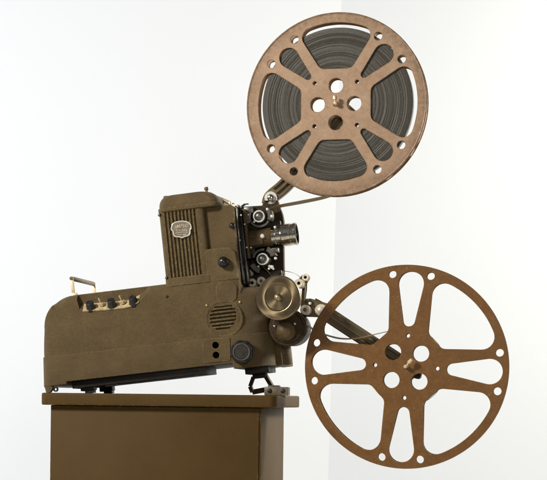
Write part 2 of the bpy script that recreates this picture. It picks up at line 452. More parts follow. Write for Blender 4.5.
# raised rim round the vent, boss above it
link('vent_rim', lathe([(17.0, 2.2), (17.0, 1.1), (17.6, .72), (18.5, .72), (19.2, 1.0), (19.2, 2.2)], (vx, 0, vz), (0, 1, 0), 64), M['body'], housing)
link('vent_backing', lathe([(16, 0), (0, 0)], (vx, 8.5, vz), (0, 1, 0), 24), M['hole'], housing)
bx = [L(217, 303), L(236, 301), L(236.5, 286), L(232, 281), L(219, 282), L(215.5, 287)]
for v, hl in ((308.1, 9.6), (311.7, 12.2), (315.5, 13.2), (319.2, 13.2), (323, 12), (326.7, 9.8)):
    xa, za = L(222.6, v); link('louvre', tube([(xa-hl, 1.9, za), (xa-hl+1, 1.6, za), (xa+hl-1, 1.6, za), (xa+hl, 1.9, za)], [.4, .95, .95, .4], 10), M['body'], housing)
link('boss', plate([rounded(bx, 5)], .70, 3, .15), M['body'], housing)
for u, v, mt in ((206.5, 305.4, 'gold'), (239.2, 302, 'gold')):
    x, z = L(u, v); screw(x, .6 if u < 230 else 2.2, z, 1.3, M[mt], housing)
x, z = L(166.8, 296.5); screw(x, .9, z, 1.5, M['rubber'], housing)
# control panel, knobs and toggles
pan = [[(x, .6-1.2+.35*0, zb_at(rec, x)-3.2+4.7+.35), (x, 8.4, zb_at(rec, x)+9.4+.45), (x, 8.4, zb_at(rec, x)+8.4), (x, .6-1.2+1.2, zb_at(rec, x)+1.0)] for x in xs if rec[1][0]+1 < x < rec[-1][0]-13]
cpanel = link('control_panel', skin_rings(pan), M['panel'], pj)
kax = Vector((0, -.62, .78)).normalized()
for u, v in ((90.3, 306.3), (111.5, 303.9), (133, 301.2)):
    x, z = L(u, v, 1)
    link('control_knob', lathe([(0, 9), (3.6, 9), (4.1, 8.5), (4.3, 5), (5.0, 2.2), (5.2, 1.6), (5.3, .4), (4.9, -1), (0, -1)], Vector((x, 3.2, z-1.6)) - kax*2.0, kax, 10), M['black'], cpanel, smooth=25)
for u, v in ((101.0, 304.4), (121.8, 302.0)):
    x, z = L(u, v, 1)
    bm = lathe([(0, 2), (2.4, 2), (2.7, 1.2), (2.7, -1), (0, -1)], (x, 3.4, z), kax, 6)
    p = Vector((x, 3.4, z))+kax*1.5
    add_bm(bm, tube([p, p+Vector((-1, -1.2, 2.6)), p+Vector((-1.6, -2, 5.4))], [.7, .8, 1.1], 10))
    link('toggle_switch', bm, M['panel'], cpanel)
# socket plate with two holes, low on the near side
sp_ = [L(202.5, 339.5), L(230, 337), L(230.6, 361), L(203.3, 363.5)]
soc = link('socket_plate', plate([rounded(sp_, 1.2), circle(*L(215.7, 345.2), 3.4, 24), circle(*L(216.2, 355.2), 3.4, 24)], -.9, .5, .3), M['body'], pj)
for u, v in ((215.7, 345.2), (216.2, 355.2)):
    x, z = L(u, v); link('socket', lathe([(3.35, .6), (3.3, 6.4), (0, 6.4)], (x, 0, z), (0, 1, 0), 24), M['hole'], soc)
# big black fluted knob
x, z = L(243.0, 352.2)
oct_ = []
for i in range(8):
    a = 2*PI*i/8+R(12); oct_.append((x+12.2*math.cos(a), z+12.2*math.sin(a)))
kb = plate([rounded(oct_, 2.2, 4)], -7.5, 1.2, 1.0)
kn = link('drive_knob', kb, M['black'], pj, smooth=30)
link('knob_ring', lathe([(7.2, -7), (7.2, -8.3), (7.7, -8.7), (8.4, -8.7), (8.9, -8.2), (8.9, -7)], (x, 0, z), (0, 1, 0), 40), M['grey'], kn)
link('knob_face', lathe([(0, -8.1), (6.6, -8.1), (7.1, -7.6), (7.1, -7), (0, -7)], (x, 0, z), (0, 1, 0), 40), M['rubber'], kn)
link('shaft', lathe([(5, -1), (5, 14), (0, 14)], (x, 0, z), (0, 1, 0), 20), M['rubber'], kn)
# underside plate and feet
un = link('underside_plate', box(26, 165, 7, 60, -5.6, 2.4, .6), M['rubber'], pj)
for x0, y0 in ((33, 12), (33, 82)):
    zt = tray_z(x0+8, y0+6)
    bm = box(x0, x0+14, y0, y0+12, -9, -4, .5); add_bm(bm, box(x0+4, x0+13, y0+1, y0+11, tray_z(x0+9, y0+6)+.2, -9, .5))
    link('rear_foot', bm, M['rubber'], pj)
bm = box(60, 72, 8.4, 14, -7.5, -4, .4); link('underside_latch', bm, M['rubber'], pj)
# hinged corner strut at the rear
bm = plate([rounded([(-1.5, 1), (8, 1), (7, -4), (4.5, -7.2), (0, -7.2), (-.5, -4)], 1)], 1, 6, .4)
link('rear_strut', bm, M['body'], pj)
bm = lathe([(1.3, -1), (2.6, -1), (2.6, 2), (1.3, 2)], (9.6, 3.5, -4.4), (0, 1, 0), 20); link('strut_ring', bm, M['rubber'], pj)
# elevating leg at the front
leg = link('leg_block', box(*(L(247.5, 368, 38)[0], L(271.5, 368, 38)[0]), 22, 62, -10.2, -3.5, .7), M['rubber'], pj)
A = [L(253.5, 377, 40), L(250.2, 386.5, 40), L(252.5, 392.2, 40), L(266.5, 389.6, 40)]
pts = [(p[0], 40, p[1]) for p in A]
bm = tube([pts[0], pts[1]], 2.5, 4); add_bm(bm, tube([pts[1], pts[2]], 2.7, 4)); add_bm(bm, tube([pts[2], pts[3]], 2.8, 4))
a = L(264.5, 374, 40); b_ = L(272.8, 387.8, 40)
add_bm(bm, tube([(a[0], 40, a[1]), (b_[0], 40, b_[1])], 2.7, 4))
a = L(254, 374.5, 40); b_ = L(265, 373.5, 40)
add_bm(bm, box(a[0]-1, b_[0]+1, 36, 44, a[1]-4.5, a[1]+2, .4))
lf = link('leg_frame', bm, M['mech'], pj)
# the hinge block it ends in stands on the tray
IM = MP.inverted() @ MS
qx0, qz0 = [hit(MS, 264.5, 391, 38)[i] for i in (0, 2)]; qx1 = hit(MS, 288.2, 391, 38)[0]
bm = box(qx0, qx1, 36, 50, TRAY_TOP+.05, TRAY_TOP+8.6, .9)
add_bm(bm, box(qx0+3, qx0+15, 39, 47, TRAY_TOP+7, TRAY_TOP+10.2, .7))
bmesh.ops.transform(bm, matrix=IM, verts=bm.verts)
fb = link('leg_foot', bm, M['footing'], pj)
for dx in (5.6, 19.0):
    p = IM @ Vector((qx0+dx, 36, TRAY_TOP+4.6)); link('screw', lathe([(0, -1), (1.4, -1), (2.4, -.4), (2.6, .6), (0, .6)], p, (0, 1, 0), 14), M['rubber'], fb)
# carrying handle, a bail that runs across the housing
hp = [(x_, y_, z_) for x_, y_, z_ in ((*[L(72.4, 296, 12)[0]], 12, 86), (L(71.6, 278.5, 12)[0], 12, L(71.6, 278.5, 12)[1]))]
y2 = 94
x2, z2 = L(84.4, 283.2, y2)
hx, hz = hp[1][0], hp[1][2]
handle = link('handle_grip', tube([(hx, 10.5, hz), (hx, 14, hz), (hx, 16, hz), (hx, y2-4, hz), (hx, y2-2, hz), (hx, y2+1.5, hz)], [1.9, 1.9, 2.3, 2.3, 1.9, 1.9], 14), M['arm'], pj)
for yy in (12, y2):
    bm = box(hx-1.5, hx+1.9, yy-1.0, yy+1.0, 85, hz+1.6, .4); add_bm(bm, box(hx-1.8, hx+4.2, yy-2.4, yy+2.4, 84.5, 89.6+(1 if yy < 20 else 0), .4))
    link('handle_post', bm, M['pale'], handle)

# ---- lamp house
lh_out = [(135, 5)] ; 
x0, x1, y0, y1 = 135, 181.5, 2, 88
out = [(x0+3, y0)]
for i in range(9):
    xc = 141.8+3.72*i; out += [(xc-1.15, y0), (xc-.85, y0+2.0), (xc+.85, y0+2.0), (xc+1.15, y0)]
out += [(x1-6+6*math.sin(R(t)), y0+6-6*math.cos(R(t))) for t in range(0, 91, 15)] + [(x1, y1), (x0, y1)]
out += [(x0+3-3*math.cos(R(t)), y0+3-3*math.sin(R(t))) for t in range(0, 90, 18)]
lamp = link('lamp_house', plate([out], 90.5, 159.5, .22, 'Z'), M['lamp'], pj)
link('lower_collar', plate([rrect(x0-.6, x1+.2, y0-.5, y1+.5, 3.5)], 84.5, 93, .6, 'Z'), M['lamp'], lamp)
# cap: a lip and a domed top
cx0, cx1, cy0, cy1 = 133.6, 196.5, .2, 90
rg = [[(p[0], p[1], z) for p in rrect(cx0+i, cx1-i, cy0+i, cy1-i, 8-i, 8)] for z, i in ((159.2, 1.2), (159.6, .5), (160.2, .1), (161.6, 0), (163, .1), (163.5, .9))]
for k in range(0, 10):
    t = PI/2*k/9; l = 1.2+8.5*(1-math.cos(t)); r_ = 1.4+15*(1-math.cos(t)); f = 1.2+7*(1-math.cos(t)); z = 163.7+12.6*math.sin(t)**.9
    rg.append([(p[0], p[1], z) for p in rrect(cx0+l, cx1-r_, cy0+f, cy1-f, 7.5+1.5*math.sin(t), 8)])
cap = link('cap', skin_rings(rg), M['lamp'], lamp, smooth=50)
link('cap_screw', lathe([(0, 1.6), (2.1, 1.5), (2.6, .5), (2.7, -1.5), (0, -1.5)], (L(165.5, 194, 22)[0], 22, 176.6), (0, 0, 1), 20), M['lamp'], lamp)
x, z = L(206.6, 190, 40)
link('cap_screw', lathe([(0, z-170+3.2), (1.7, z-170+3.0), (2.4, z-170+2.2), (2.4, z-170+.4), (1.5, z-170-.3), (1.5, 0), (0, 0)], (x, 40, 170), (0, 0, 1), 20), M['arm'], lamp)
for u, v in ((159.5, 215.0), (166.6, 277.8)):
    x, z = L(u, v, 2); screw(x, 1.6, z, 1.6, M['rubber'], lamp); 
    link('screw_tip', lathe(dome(.7, .5), (x, .7, z), (0, 1, 0), 12), M['chrome'], lamp)
# gate side plate with its boss and two ball studs
side = link('side_plate', plate([rounded([(178, 84), (209.3, 84), (210.2, 159.3), (178, 159.3)], [0, 0, 4, 0])], 8, 80, .7), M['lamp'], lamp)
link('side_boss', plate([rounded([(177, 84), (208.6, 84), (208.6, 117.2), (177, 117.2)], [0, 1, 10, 0])], 2.2, 12, .9), M['lamp'], lamp)
x, z = L(223.7, 262.2, 0); link('ball_stud', lathe([(0, -5.6)] + [(5.6*math.sin(R(a)), -5.6*math.cos(R(a))) for a in range(12, 140, 12)] + [(2.5, 7)], (x, -1.2, z), (0, 1, 0), 32), M['black'], lamp)
x, z = L(232.3, 225.6, 6); link('ball_stud', lathe([(0, -3)] + [(3*math.sin(R(a)), -3*math.cos(R(a))) for a in range(12, 140, 12)] + [(1.5, 4)], (x, 5.6, z), (0, 1, 0), 24), M['black'], lamp)
# name plate: a small shield
sh = [L(u, v, 1) for u, v in ((171.6, 227.5), (173.2, 223.6), (177.5, 221.9), (182.5, 221.2), (187.3, 222.0), (190.2, 224.0), (191.3, 227.8), (190.2, 229.6), (190.0, 233.2), (188.2, 235.6), (184.6, 236.6), (182.2, 237.7), (179.4, 236.9), (175.6, 236.6), (173.8, 234.6), (173.2, 231.2), (171.5, 229.6))]
shs = [(p.x, p.y) for p in [Vector(q) for q in spline([Vector((*q, 0)) for q in sh+sh[:1]], 4)]][:-1]
npl = link('nameplate', plate([shs], .7, 2.0, .2), M['badge'], lamp)
link('nameplate_rim', tube([(p[0], .8, p[1]) for p in shs+shs[:2]], .62, 8, False), M['silver'], npl)
def lettering(txt, xc, zc, size, y, mat, parent, squash=1.0):
    cu = bpy.data.curves.new('t', 'FONT'); cu.body = txt; cu.size = size; cu.align_x = 'CENTER'; cu.extrude = .12; cu.offset = .05
    o = bpy.data.objects.new('t', cu); COL.objects.link(o)
    me = bpy.data.meshes.new_from_object(o.evaluated_get(bpy.context.evaluated_depsgraph_get()))
    bm = bmesh.new(); bm.from_mesh(me); bpy.data.objects.remove(o); bpy.data.meshes.remove(me)
    bmesh.ops.transform(bm, matrix=Matrix.Translation((xc, y, zc)) @ Matrix.Rotation(PI/2, 4, 'X') @ Matrix.Diagonal((squash, 1, 1, 1)), verts=bm.verts)
    return link('lettering', bm, mat, parent)
x, z = L(181.6, 227.4, 1); lettering('AMPRO', x, z-.3, 4.8, .65, M['type'], npl, .92)
bm = bmesh.new()
for v, ul, ur in ((230.2, 176, 187.6), (232.3, 176.4, 187.2), (234.5, 178, 185.6)):
    u = ul
    while u < ur:
        w_ = random.uniform(.8, 1.8); xa, za = L(u, v, 1); add_bm(bm, box(xa, xa+w_, .5, .8, za-.55, za+.5, .1, 1)); u += w_+.55
link('fine_print', bm, M['type'], npl)
# gilt latch lever behind the cap
p = [(L(214.0, 196.2, 40)), (L(222, 199.4, 40)), (L(231.4, 203.6, 40))]
bm = tube([(p[0][0], 40, p[0][1]), (p[1][0], 40, p[1][1]), (p[2][0], 40, p[2][1])], [1.6, 2.0, 2.0], 8)
add_bm(bm, box(p[2][0]-2.4, p[2][0]+.8, 37, 43, p[2][1]-3.2, p[2][1]+2, .5)); add_bm(bm, tube([(p[2][0], 40, p[2][1]), (p[2][0]+3.4, 40, p[2][1]-.4)], .7, 8))
add_bm(bm, lathe([(0, 2), (2, 1.6), (2.4, 0), (2, -1.6), (0, -2)], (p[0][0], 40, p[0][1]), (0, 1, 0), 16))
link('latch_lever', bm, M['pale'], lamp)
x, z = L(238.2, 206.6, 30); link('latch_knob', lathe([(0, 2)]+[(2*math.sin(R(a)), 2*math.cos(R(a))) for a in range(20, 180, 20)]+[(0, -2)], (x, 30, z), (0, 0, 1), 16), M['gold'], lamp)

# ---- film mechanism: back plate, gate, sprockets, lens
bp = [L(236, 207, 50), L(262, 205.5, 50), L(264.5, 200, 50), L(277.5, 200, 50), L(279.3, 206, 50), L(282.3, 214, 50), L(283.6, 221, 50), L(283.3, 232, 50), L(283.6, 262, 50), L(284.6, 300, 50), L(284, 320, 50), L(240, 320, 50)]
back = link('mechanism_plate', plate([rounded(bp, [0, 0, 1, 2, 3, 6, 6, 6, 6, 0, 0, 0], 3)], 50, 58, .5), M['mech'], pj)
bm = box(209.8, 211.8, 15, 52, 80, 158.6, .4); add_bm(bm, box(211.4, 214.2, 27, 52, 80, 158, .4)); gate = link('film_gate', bm, M['black'], pj)
link('gate_rail', box(210.6, 211.6, 13.8, 16.4, 84, 157, .2), M['grey'], gate)
link('gate_bar', box(215.2, 217.8, 28, 40, 106, 156, .5), M['holder'], gate)
link('gate_bar', box(212.6, 214.8, 24, 40, 82, 104, .4), M['grey'], gate)
x, z = L(247.8, 271.5, 36)
link('gate_roller', lathe([(0, -7), (2.2, -7), (2.6, -6), (3.4, 5), (0, 5)], (x, 40, z), (.25, 1, -.35), 20), M['cream'], gate)
pth = spline([(L(240.5, 210, 30)[0], 30, L(240.5, 210, 30)[1]), (L(242, 206.6, 30)[0], 30, L(242, 206.6, 30)[1]), (L(245, 204.4, 30)[0], 30, L(245, 204.4, 30)[1]), (L(248.6, 203.9, 30)[0], 30, L(248.6, 203.9, 30)[1])], 5)
link('release_lever', tube(pth, [1.4]*6+[1.1]*5+[.7]*(len(pth)-11), 8), M['black'], gate)
for u, v, r_ in ((242.5, 216, 1.0), (244.2, 224, .9), (241.3, 241, .9), (242.6, 262.5, 1.1), (246.4, 247.2, 1.0), (245.2, 266.4, .9), (241.8, 274, 1.0), (250.6, 247.4, 1.0)):
    x, z = L(u, v, 24); screw(x, 25.5 if u > 243 else 15.6, z, r_, M['silver'], gate)
def sector(cx, cz, r0, r1, a0, a1, n=14):
    return circle(cx, cz, r1, n, R(a0), R(a1)) + circle(cx, cz, r0, n, R(a1), R(a0))
def sprocket(cx, cz, shoes, cradle, bolts):
    drum = lathe([(0, 34.6), (5, 34.6), (6.6, 35.4), (7.0, 36.4), (7.0, 38.5), (5.8, 39), (5.8, 45.5), (7.0, 46), (7.0, 50.5)], (cx, 0, cz), (0, 1, 0), 40)
    for i in range(16):
        a = 2*PI*i/16
        add_bm(drum, box(-.35, .35, 37.0, 37.8, 6.8, 8.0, .1, 1), Matrix.Translation((cx, 0, cz)) @ Matrix.Rotation(a, 4, 'Y'))
    sp = link('sprocket', drum, M['rubber'], pj)
    link('knob_ring', lathe([(4.5, 34.4), (4.5, 32.8), (4.9, 32.2), (5.8, 32.2), (6.2, 32.8), (6.2, 34.8)], (cx, 0, cz), (0, 1, 0), 40), M['silver'], sp)
    link('knob', lathe([(0, 31.3), (1.5, 31.4), (2.9, 31.9), (3.9, 32.8), (4.2, 33.8), (4.2, 35)], (cx, 0, cz), (0, 1, 0), 32), M['grey'], sp)
    link('cradle', plate([sector(cx, cz, 8.6, 11.2, *cradle, 24)], 35.5, 50.5, .4), M['grey'], sp)
    for (a0, a1, r0, r1) in shoes:
        link('film_shoe', plate([rounded(sector(cx, cz, r0, r1, a0, a1, 10), .35, 2)], 33.4, 47, .7), M['grey'], sp)
    for bxx, bz, rr in bolts: screw(bxx, 33.6, bz, rr, M['silver'], sp)
    return sp
c1 = L(259.1, 216.4, 34); c2 = L(262.6, 259.2, 34)
sprocket(*c1, [(148, 205, 8.9, 16), (-28, 30, 8.6, 13.6)], (205, 330), [(*L(267.4, 209.2, 34), 1.5), (*L(275.0, 227.2, 34), 1.4), (*L(254.2, 221.8, 34), 1.2), (*L(248.4, 214.6, 34), 1.0), (*L(271.8, 216.3, 34), 1.6)])
sprocket(*c2, [(196, 248, 8.9, 14.8), (10, 62, 8.6, 14)], (75, 165), [(*L(271.7, 266.9, 34), 1.8), (*L(275.5, 258.4, 34), 1.5), (*L(269, 268.8, 34), 1.2), (*L(258.4, 266.4, 34), 1.1)])
# bright link at the lower right of the lower sprocket
a, b_ = L(268.6, 265.6, 33), L(274, 269.2, 33)
link('link_bar', tube([(a[0], 33.4, a[1]), (b_[0], 33.4, b_[1])], 1.2, 8), M['silver'], back)
# small blocks between
for (ua, va, ub, vb, y_a, y_b, mt) in ((244, 207.5, 254, 213, 40, 50, 'grey'), (264, 222.5, 281, 229, 42, 50.4, 'rubber'), (246, 223, 262, 229, 42, 50.4, 'rubber'), (244, 249, 256, 255, 40, 50, 'rubber'), (270, 248.5, 279, 252.5, 40, 50.3, 'grey'), (246, 274, 282, 279, 44, 50.3, 'rubber')):
    (xa, za), (xb, zb) = L(ua, va, 42), L(ub, vb, 42)
    link('guide_block', box(min(xa, xb), max(xa, xb), y_a, y_b, min(za, zb), max(za, zb), .8), M[mt], back)
# lens
lz, ly = 126.2, 42
hold = link('lens_mount', lathe([(0, 210), (9.3, 210), (9.6, 210.6), (9.6, 239.4), (9.0, 240.4), (5, 240.4)], (0, ly, lz), (1, 0, 0), 48), M['holder'], pj)
add = box(212, 232, 31.2, 36, 118.6, 125.6, 1.1); link('mount_clamp', add, M['holder'], hold)
x, z = L(262.2, 236, 30); link('clamp_screw', lathe([(0, -2.4), (1.6, -2.3), (2.2, -1.6), (2.3, 0), (2.3, 3), (0, 3)], (x, 32, z), (0, 1, 0), 20), M['silver'], hold)
prof = [(5, 240), (8.5, 240), (8.8, 240.4), (8.8, 244), (8.5, 244.3), (8.5, 244.9), (8.8, 245.2), (8.8, 249.4), (8.4, 249.8), (10.6, 250.4), (11.5, 251), (11.5, 259.6), (11.0, 260), (11.0, 262.6), (11.4, 263), (11.5, 265.4), (11.1, 266), (10.3, 266), (9.8, 265.2), (9.2, 260), (8.8, 258.4)]
barrel = link('lens_barrel', lathe(prof, (0, ly, lz), (1, 0, 0), 64), M['chrome'], pj, smooth=25)
link('lens_glass', lathe([(9.0, 258.6), (7, 259.6), (4, 260.4), (0, 260.8)], (0, ly, lz), (1, 0, 0), 40), M['glass'], barrel)
link('lens_rim', lathe([(10.25, 265.9), (9.7, 265.3), (9.15, 260), (8.7, 258.9), (8.4, 259.2)], (0, ly, lz), (1, 0, 0), 48), M['black'], barrel)

# ---- flywheel of spun brass
fx, fz = L(278.1, 297.6, -5)
prof = [(0, -4.6), (12.5, -4.6), (12.9, -4.0), (13.3, -4.2), (13.6, -5.0), (14.1, -5.2), (20.9, -5.2), (21.8, -4.7), (22.2, -3.8), (22.2, 2), (21.6, 2.8), (0, 2.8)]
fw = link('flywheel', lathe(prof, (fx, 0, fz), (0, 1, 0), 96), M['brass'], pj, smooth=28, base=(fx, -1, fz))
link('flywheel_hub', lathe([(0, -8.2), (1.6, -8.1), (3.0, -7.2), (3.7, -5.8), (3.9, -4.4), (4.5, -4.2), (4.5, -3)], (fx, 0, fz), (0, 1, 0), 28), M['bronze'], fw)
link('flywheel_shaft', lathe([(4, 2.4), (4, 51), (0, 51)], (fx, 0, fz), (0, 1, 0), 20), M['rubber'], fw)

# ---- front plate, sound head and neck
front = link('front_plate', box(227, 238.6, 34, 100, -4.4, 74, 1.2), M['body'], pj)
for v in (302, 352): 
    pass
x, z = L(287, 327.2, 16)
sh_ = link('sound_head', lathe([(0, 17), (14.5, 17), (15.4, 17.6), (15.8, 18.6), (16.6, 19.2), (18.0, 19.2), (19.0, 20.2), (19.0, 24), (18.2, 25), (17.6, 26), (17.6, 60), (0, 60)], (x, 0, z), (0, 1, 0), 64), M['mech'], pj, smooth=30)
x2_, z2_ = L(285.6, 331, 14)
link('sound_head_dome', lathe([(9.8*math.sin(PI/2*i/8), 17.4-7.2*math.cos(PI/2*i/8)) for i in range(9)] , (x2_, 0, z2_), (0, 1, 0), 40), M['holder'], sh_, smooth=60)
for u, v in ((274.2, 326.2), (294.6, 323.6)):
    xx, zz = L(u, v, 16); screw(xx, 17, zz, 1.7, M['chrome'], sh_, h=1.5)
link('front_neck', lathe([(8.6, -4), (9, -3.4), (9, 18), (8, 22)], (L(283.6, 356, 44)[0]-1.5, 46, 0), (0, 0, 1), 32), M['holder'], pj)
xx, zz = L(271.8, 363, 30); screw(228.5, 31.2, zz, 1.2, M['gold'], front)

# ---- guide rollers
def roller(u, v, r, y0, y1, hole, mat_c, parent=pj):
    x, z = L(u, v, y0)
    o = link('guide_roller', lathe([(hole, y0+1.2), (hole, y0+.1), (hole+.4, y0), (r-.5, y0), (r, y0+.5), (r, y0+2), (r-1, y0+2.6), (r-1, y1-2.6), (r, y1-2), (r, y1-.3), (r-.4, y1), (hole, y1)], (x, 0, z), (0, 1, 0), 36), M['cream'], parent)
    link('roller_axle', lathe([(0, y0+.3), (hole*.8, y0+.4), (hole+.02, y0+1.4), (hole*.9, y1+6), (0, y1+6)], (x, 0, z), (0, 1, 0), 20), M[mat_c], o)
    return o
roller(252.0, 282.8, 4.4, 34, 47, 1.7, 'hole')
roller(261.0, 280.9, 4.4, 34, 47, 1.6, 'grey')
roller(298.7, 283.2, 4.6, 30, 46, 1.7, 'hole')
roller(305.3, 277.3, 3.5, 36, 47, 1.6, 'hole')
roller(304.9, 309.8, 4.9, 34, 47, 2.0, 'grey')
# tension bracket that carries the two upper rollers
br = [L(302, 275.5, 48), L(306, 273.6, 48), L(309.2, 277, 48), L(308.3, 281, 48), L(305.2, 286, 48), L(304.4, 298, 48), L(306, 304, 48), L(309.6, 299.5, 48), L(311.4, 300.2, 48), L(309, 315, 48), L(301, 315, 48), L(301.3, 300, 48), L(302.4, 286, 48), L(297, 286, 48), L(297, 281, 48)]
link('roller_bracket', plate([rounded(br, .8, 2)], 46.5, 50.5, .4), M['mech'], pj)
x, z = L(309.8, 303.4, 45); screw(x, 46, z, 1.6, M['silver'], pj, 'bracket_stud')
a, b_ = L(306, 290, 44), L(304.6, 300, 44)
link('tension_spring', tube([(L(306.4, 283, 45)[0], 45.8, L(306.4, 283, 45)[1]), (a[0], 45.6, a[1]), (b_[0], 45.8, b_[1])], .8, 8), M['arm'], pj)

# ---- the two reel arms
def offset_path(path, w0, w1):
    pts = [Vector(p) for p in path]; l, r = [], []
    for i, p in enumerate(pts):
        t = (pts[min(i+1, len(pts)-1)]-pts[max(0, i-1)]).normalized(); n = Vector((-t.y, t.x)); w = w0+(w1-w0)*i/(len(pts)-1)
        l.append(tuple(p+n*w)); r.append(tuple(p-n*w))
    return l + r[::-1]
def sub_path(path, f0, f1, off):
    pts = [Vector(p) for p in path]; n = len(pts); a, b = int(f0*(n-1)), int(f1*(n-1)); o = []
    for i in range(a, b+1):
        t = (pts[min(i+1, n-1)]-pts[max(0, i-1)]).normalized(); o.append(pts[i]+Vector((-t.y, t.x))*off)
    return o
def arm(name, path, w0, w1, f0, f1):
    path = [(p.x, p.y) for p in spline([Vector((*p, 0)) for p in path], 8)]
    o = link(name, plate([rounded(offset_path(path, w0, w1), [2.5]+[0]*(2*len(path)-2)+[2.5], 4)], 52, 59, .6), M['arm'], pj)
    w = (w0+w1)/2
    for off, ww in ((-w*.72, w*.16), (0, w*.2), (w*.72, w*.16)):
        q = sub_path(path, f0, f1, off); link('ridge', plate([offset_path(q, ww, ww)], 49.4, 52.4, .35), M['arm'], o)
    return o
RU, RL = L(336.1, 104.0, 36), L(406.0, 366.8, 36)       # reel centres
ua = arm('upper_arm', [L(268.6, 205, 55), L(271.2, 197.4, 55), L(284, 186.4, 55), L(303, 166, 55), L(322, 139.5, 55), L(338, 119, 55), L(350, 105.5, 55)], 7.0, 8.0, .27, .95)
x, z = L(270.6, 197.7, 49)
piv = link('arm_pivot', lathe([(0, 50), (6.3, 50), (6.6, 50.4), (6.6, 53), (0, 53)], (x, 0, z), (0, 1, 0), 36), M['silver'], ua)
link('pivot_nut', lathe([(0, 46.4), (2.4, 46.6), (3.4, 47.4), (3.6, 48.4), (3.6, 50.2), (0, 50.2)], (x, 0, z), (0, 1, 0), 20), M['chrome'], ua)
la = arm('lower_arm', [L(312.5, 305, 55), L(320, 309.2, 55), L(345, 325.8, 55), L(372, 343.4, 55), L(396, 359.2, 55), L(417, 373.2, 55)], 7.6, 7.6, .1, .8)
pl = [L(300.5, 299, 52), L(311, 298.6, 52), L(328, 303.6, 52), L(330, 314, 52), L(324, 317.4, 52), L(301, 316.6, 52)]
link('arm_bracket', plate([rounded(pl, 1.4)], 50.2, 57, .5), M['arm'], la)
x, z = L(321.0, 310.4, 48)
link('arm_washer', lathe([(0, 48.6), (5.8, 48.6), (6.3, 49.0), (6.3, 50.6), (0, 50.6)], (x, 0, z), (0, 1, 0), 36), M['cream'], la)
link('pivot_nut', lathe([(0, 46.9), (2.6, 47.1), (3.6, 47.8), (3.7, 48.8), (0, 48.8)], (x, 0, z), (0, 1, 0), 24), M['silver'], la)
bm = plate([rounded([(RL[0]-12, RL[1]-5), (RL[0]+11, RL[1]-14), (RL[0]+14, RL[1]-6), (RL[0]+1, RL[1]+11), (RL[0]-10, RL[1]+8)], 3)], 51.4, 62, .6)
link('spindle_housing', bm, M['rubber'], la)
def spindle(parent, c, d):
    bm = lathe([(0, 28.6), (1.4, 28.8), (2.0, 29.6), (2.1, 31), (2.0, 33), (2.0, 60), (0, 60)], (c[0], 0, c[1]), (0, 1, 0), 20)
    p = Vector((c[0], 29.4, c[1])); e = p + Vector((d[0], 0, d[1]))
    add_bm(bm, tube([p, p+(e-p)*.45], [.9, 1.0], 8))
    add_bm(bm, tube([p+(e-p)*.42, p+(e-p)*.5, p+(e-p)*.92, e], [1.5, 2.2, 2.0, 1.3], 10))
    return link('spindle', bm, M['pale'], parent)
spindle(ua, RU, (.2, 7.4)); spindle(la, RL, (7.6, 6.6))

# ================================================================== the reels
def window(Rout, pin, slope, r_out, r_in, n=26):
    """reel window, symmetric about +z: flat inner edge, straight flaring sides, arc of radius Rout, filleted corners"""
    d = Vector((slope, 1)).normalized(); nin = Vector((-d.y, d.x))            # inward normal of the right side
    p = Vector(pin); q = p + nin*r_out                                        # the fillet centre runs along q + t d
    b = q.dot(d); c = q.dot(q)-(Rout-r_out)**2; t = -b+math.sqrt(b*b-c); cen = q+d*t
    foot = cen-nin*r_out; a0 = math.atan2((foot-cen).y, (foot-cen).x); a1 = math.atan2(cen.y, cen.x)
    right = [(cen.x+r_out*math.cos(a0+(a1-a0)*i/8), cen.y+r_out*math.sin(a0+(a1-a0)*i/8)) for i in range(9)]
    arc = [(Rout*math.cos(a), Rout*math.sin(a)) for a in [a1+(PI-2*a1)*i/n for i in range(1, n)]]
    inner = rounded([tuple(p), right[0], (-right[0][0], right[0][1]), (-p.x, p.y)], [r_in, 0, 0, r_in], 6)
    ri = inner[:7]; le = inner[-7:]
    return ri + right + arc + [(-x, y) for x, y in right[::-1]] + le
def flange_holes_upper():
    h = [circle(0, 0, 2.5, 20)]
    for k in range(4):
        a = PI/2*k; rot = lambda p, a=a: (p[0]*math.cos(a)-p[1]*math.sin(a), p[0]*math.sin(a)+p[1]*math.cos(a))
        h.append([rot(p) for p in circle(0, 18.6, 7.4, 36)])
        am = a+PI/4; rot2 = lambda p, a=am: (p[0]*math.cos(a)-p[1]*math.sin(a), p[0]*math.sin(a)+p[1]*math.cos(a))
        h.append([rot2(p) for p in circle(0, 30.6, 2.0, 18)])
        # big window: flat inner edge, flaring sides, round outer edge
        RW = (81.8, 79.6, 77.0, 82.4)[k]
        h.append([rot(p) for p in window(RW, (15.9, 35.6), .64, 9.5, 8)])
        # pear window between the big ones
        c0, r0, c1, r1 = 68.2, 9.9, 40.5, 3.3; t = math.asin((r0-r1)/(c0-c1))
        pear = circle(0, c0, r0, 22, -t, PI+t) + circle(0, c1, r1, 12, PI+t, 2*PI-t)
        h.append([rot2(p) for p in pear])
        for d in (-1, 1):
            an = am+PI/2+d*R(12.3); h.append(circle(78.9*math.cos(an), 78.9*math.sin(an), 4.1, 24))
    return h
